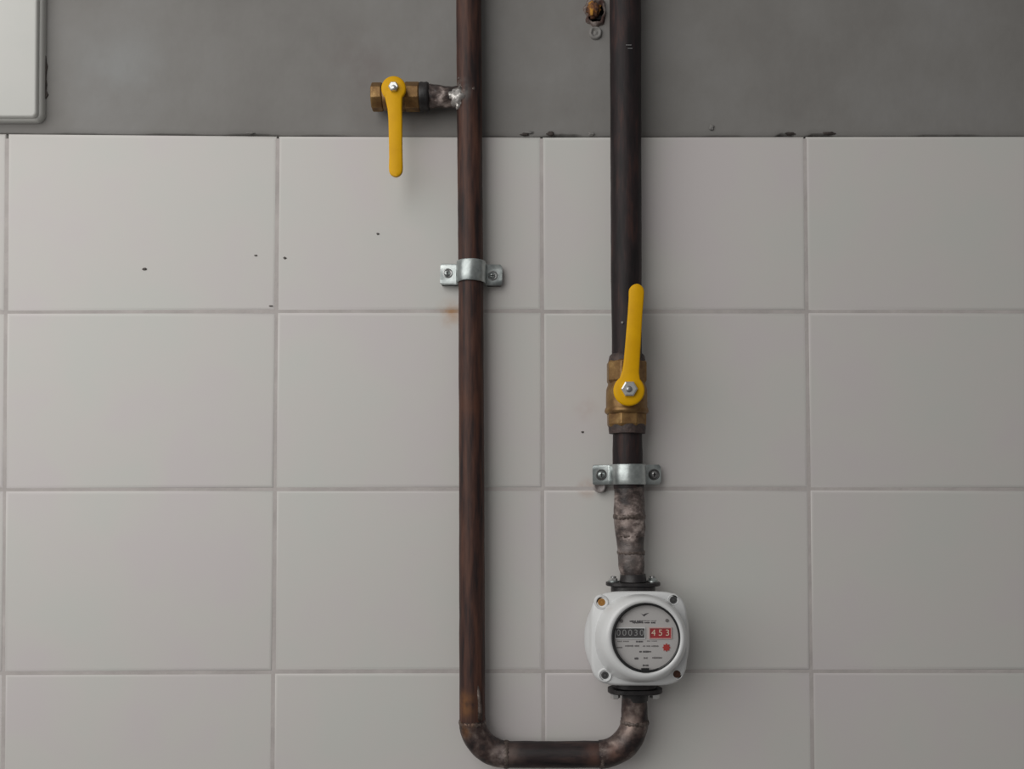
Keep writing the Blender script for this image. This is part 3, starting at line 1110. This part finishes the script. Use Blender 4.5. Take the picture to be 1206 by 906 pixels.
# glass
bm = bmesh.new()
rs = loft_y(bm, [ring_px(761.0, 751.5, 38.0, 38.6, 2, 0.0838)])
bm.faces.new(rs[0])
mobj('glass_cover', bm, M['glass'])
# corner bolts in raised bosses
for (x, y, mm, lab) in ((708.3, 709.3, 'orange_seal', 'orange sealed bolt'), (792.8, 706.6, 'bolt', None), (712.3, 795.3, 'bolt', None), (797, 794, 'old_rust', 'rusty bolt')):
    raised = x < 760
    dd = 0.0600
    q = P(x, y, dd)
    bm = bmesh.new()
    k = px(dd)
    if raised:
        lathe_y(bm, [(8.8 * k, 0.003), (8.4 * k, -0.0014), (7.4 * k, -0.0026), (6.4 * k, -0.0026), (5.9 * k, -0.0018), (5.9 * k, 0.0006)], 36, (q.x, -dd, q.z))
    else:
        lathe_y(bm, [(7.2 * k, 0.003), (6.9 * k, -0.0008), (6.2 * k, -0.0014), (5.6 * k, -0.0012), (5.4 * k, 0.0006)], 36, (q.x, -dd, q.z))
    boss = mobj('bolt_boss', bm, M['white_enamel'], 50)
    bm = bmesh.new()
    lathe_y(bm, [(5.8 * k, 0.0002), (0, 0.0002)], 24, (q.x, -dd - 0.001, q.z))
    obj('bolt_recess', bm, M['hole'], boss)
    bm = bmesh.new()
    lathe_y(bm, [(0, -0.0004), (2.0 * k, -0.0004), (2.3 * k, 0.0002), (2.6 * k, -0.0004), (3.9 * k, -0.0004), (4.4 * k, 0.0), (4.4 * k, 0.001)], 24, (q.x, -dd - 0.0012, q.z))
    bo = obj('bolt', bm, M[mm], boss, smooth=40)
    if lab:
        bo['label'] = lab


# flanges (two plates each with bolts)
def stadium(cx_, cy_, hx, hy_, n=12):
    out = []
    for k in range(n + 1):
        a = -PI / 2 + PI * k / n
        out.append((cx_ + hx - hy_ + hy_ * math.cos(a), cy_ + hy_ * math.sin(a)))
    for k in range(n + 1):
        a = PI / 2 + PI * k / n
        out.append((cx_ - hx + hy_ + hy_ * math.cos(a), cy_ + hy_ * math.sin(a)))
    return out


def plate_z(bm, outline, z0, z1):
    a_ = [bm.verts.new((x, y, z0)) for x, y in outline]
    b_ = [bm.verts.new((x, y, z1)) for x, y in outline]
    bm.faces.new(a_)
    bm.faces.new(b_[::-1])
    for i in range(len(a_)):
        j = (i + 1) % len(a_)
        bm.faces.new((a_[i], a_[j], b_[j], b_[i]))


for sgn, xc, ya, yb, yc in ((1, 745.5, 690.2, 685.6, 700), (-1, 747.8, 809.5, 815.5, 800)):
    kz = px(DA)
    z_in, z_mid, z_out = P(xc, yc, DA).z, P(xc, ya, DA).z, P(xc, yb, DA).z
    X = P(xc, ya, DA).x
    bm = bmesh.new()
    plate_z(bm, stadium(X, -DA, 26 * kz, 0.0165), min(z_in, z_mid), max(z_in, z_mid))
    fl = mobj('port_flange', bm, M['black'], 40, bevel=0.0006)
    bm = bmesh.new()
    plate_z(bm, stadium(X, -DA, 32 * kz, 0.0175), min(z_out, z_mid + sgn * 0.0004), max(z_out, z_mid + sgn * 0.0004))
    lathe_axis(bm, [(0.0150, 0), (0.0142, sgn * 0.004), (0.0139, sgn * 0.009)], 'z', (X, -DA, z_out), 32)
    mobj('pipe_flange', bm, M['black'], 40, bevel=0.0008)
    for sx in (-1, 1):
        bxx = X + sx * 23.0 * kz
        bm = bmesh.new()
        lathe_axis(bm, [(0.0060, 0), (0.0060, sgn * 0.0013)], 'z', (bxx, -DA, z_out + sgn * 0.0002), 24)
        ws = mobj('washer', bm, M['zinc'], 40)
        if sgn > 0:
            prof_ = [(0.0042, 0), (0.0044, sgn * 0.0006), (0.0044, sgn * 0.0024), (0.0030, sgn * 0.003)]
        else:
            prof_ = [(0.0048, 0), (0.0052, sgn * 0.0006), (0.0052, sgn * 0.0042), (0.0044, sgn * 0.0050)]
        bm = bmesh.new()
        lathe_axis(bm, prof_, 'z', (bxx, -DA, z_out + sgn * 0.0015), sides=6)
        obj('nut', bm, M['chrome'] if not (sgn > 0 and sx > 0) else M['zinc'], ws, smooth=20)
        bm = bmesh.new()
        lathe_axis(bm, [(0.0030, 0), (0.0030, sgn * 0.0062)], 'z', (bxx, -DA, z_out), 16)
        obj('bolt_end', bm, M['screw'], ws, smooth=40)

# ------------------------------------------------------------------ rusty remains at the top
RR = thing('rusted_anchor', 'rusted stub of an old anchor in a broken hole beside the thick pipe', 'anchor', P(701, 15, 0.0))
bm = bmesh.new()
q = P(701.5, 15, 0)
# crater rim of pushed-out plaster
n = 40
rings = []
for (rf, y) in ((1.25, 0.0012), (1.12, -0.0016), (1.0, -0.0032), (0.86, -0.0022), (0.8, 0.0010)):
    rg = []
    for i in range(n):
        a = 2 * PI * i / n
        j = 1 + 0.3 * noise.noise(Vector((math.cos(a) * 2, math.sin(a) * 2, rf)))
        rg.append(bm.verts.new((q.x + 0.0105 * rf * j * math.cos(a), y, q.z + 0.0135 * rf * j * math.sin(a))))
    rings.append(rg)
for A_, B_ in zip(rings, rings[1:]):
    for k in range(n):
        bm.faces.new((A_[k], A_[(k + 1) % n], B_[(k + 1) % n], B_[k]))
bm.faces.new(rings[-1])
U(RR, obj('rim', bm, M['rusty_plaster'], RR, smooth=180))
bm = bmesh.new()
blob(bm, P(699.5, 11.5, 0.004), 0.0070, 0.0042, 0.0075, amp=0.9, sc=260)
blob(bm, P(698.5, 19, 0.003), 0.0036, 0.0026, 0.0028, amp=0.8, sc=260, sub=2)
U(RR, obj('rusty_stub', bm, M['rusty'], RR, smooth=180))
bm = bmesh.new()
q = P(705, 21, 0.0)
blob(bm, (q.x, -0.0009, q.z), 0.0048, 0.0008, 0.0026, amp=0.2)
U(RR, obj('hole', bm, M['hole'], RR, smooth=180))
q = P(701.5, 39, 0)
bm = bmesh.new()
lathe_y(bm, [(0.0078, 0.0016), (0.0072, -0.0008), (0.0060, -0.0022), (0.0046, -0.0018), (0.0038, 0.0004), (0.002, -0.001), (0, -0.0014)], 28, (q.x, 0, q.z))
for v in bm.verts:
    v.co.x += 0.0007 * noise.noise(v.co * 300)
    v.co.z += 0.0010 * noise.noise(v.co * 300 + Vector((4, 0, 0)))
    v.co.y += 0.0005 * noise.noise(v.co * 400 + Vector((0, 8, 0))) if v.co.y < 0 else 0
o = obj('plaster_crater', bm, M['plaster'], None, smooth=180)
tag(o, 'small grey filled screw hole bulging from the plaster under the rusted stub', 'screw hole')

bpy.context.view_layer.update()
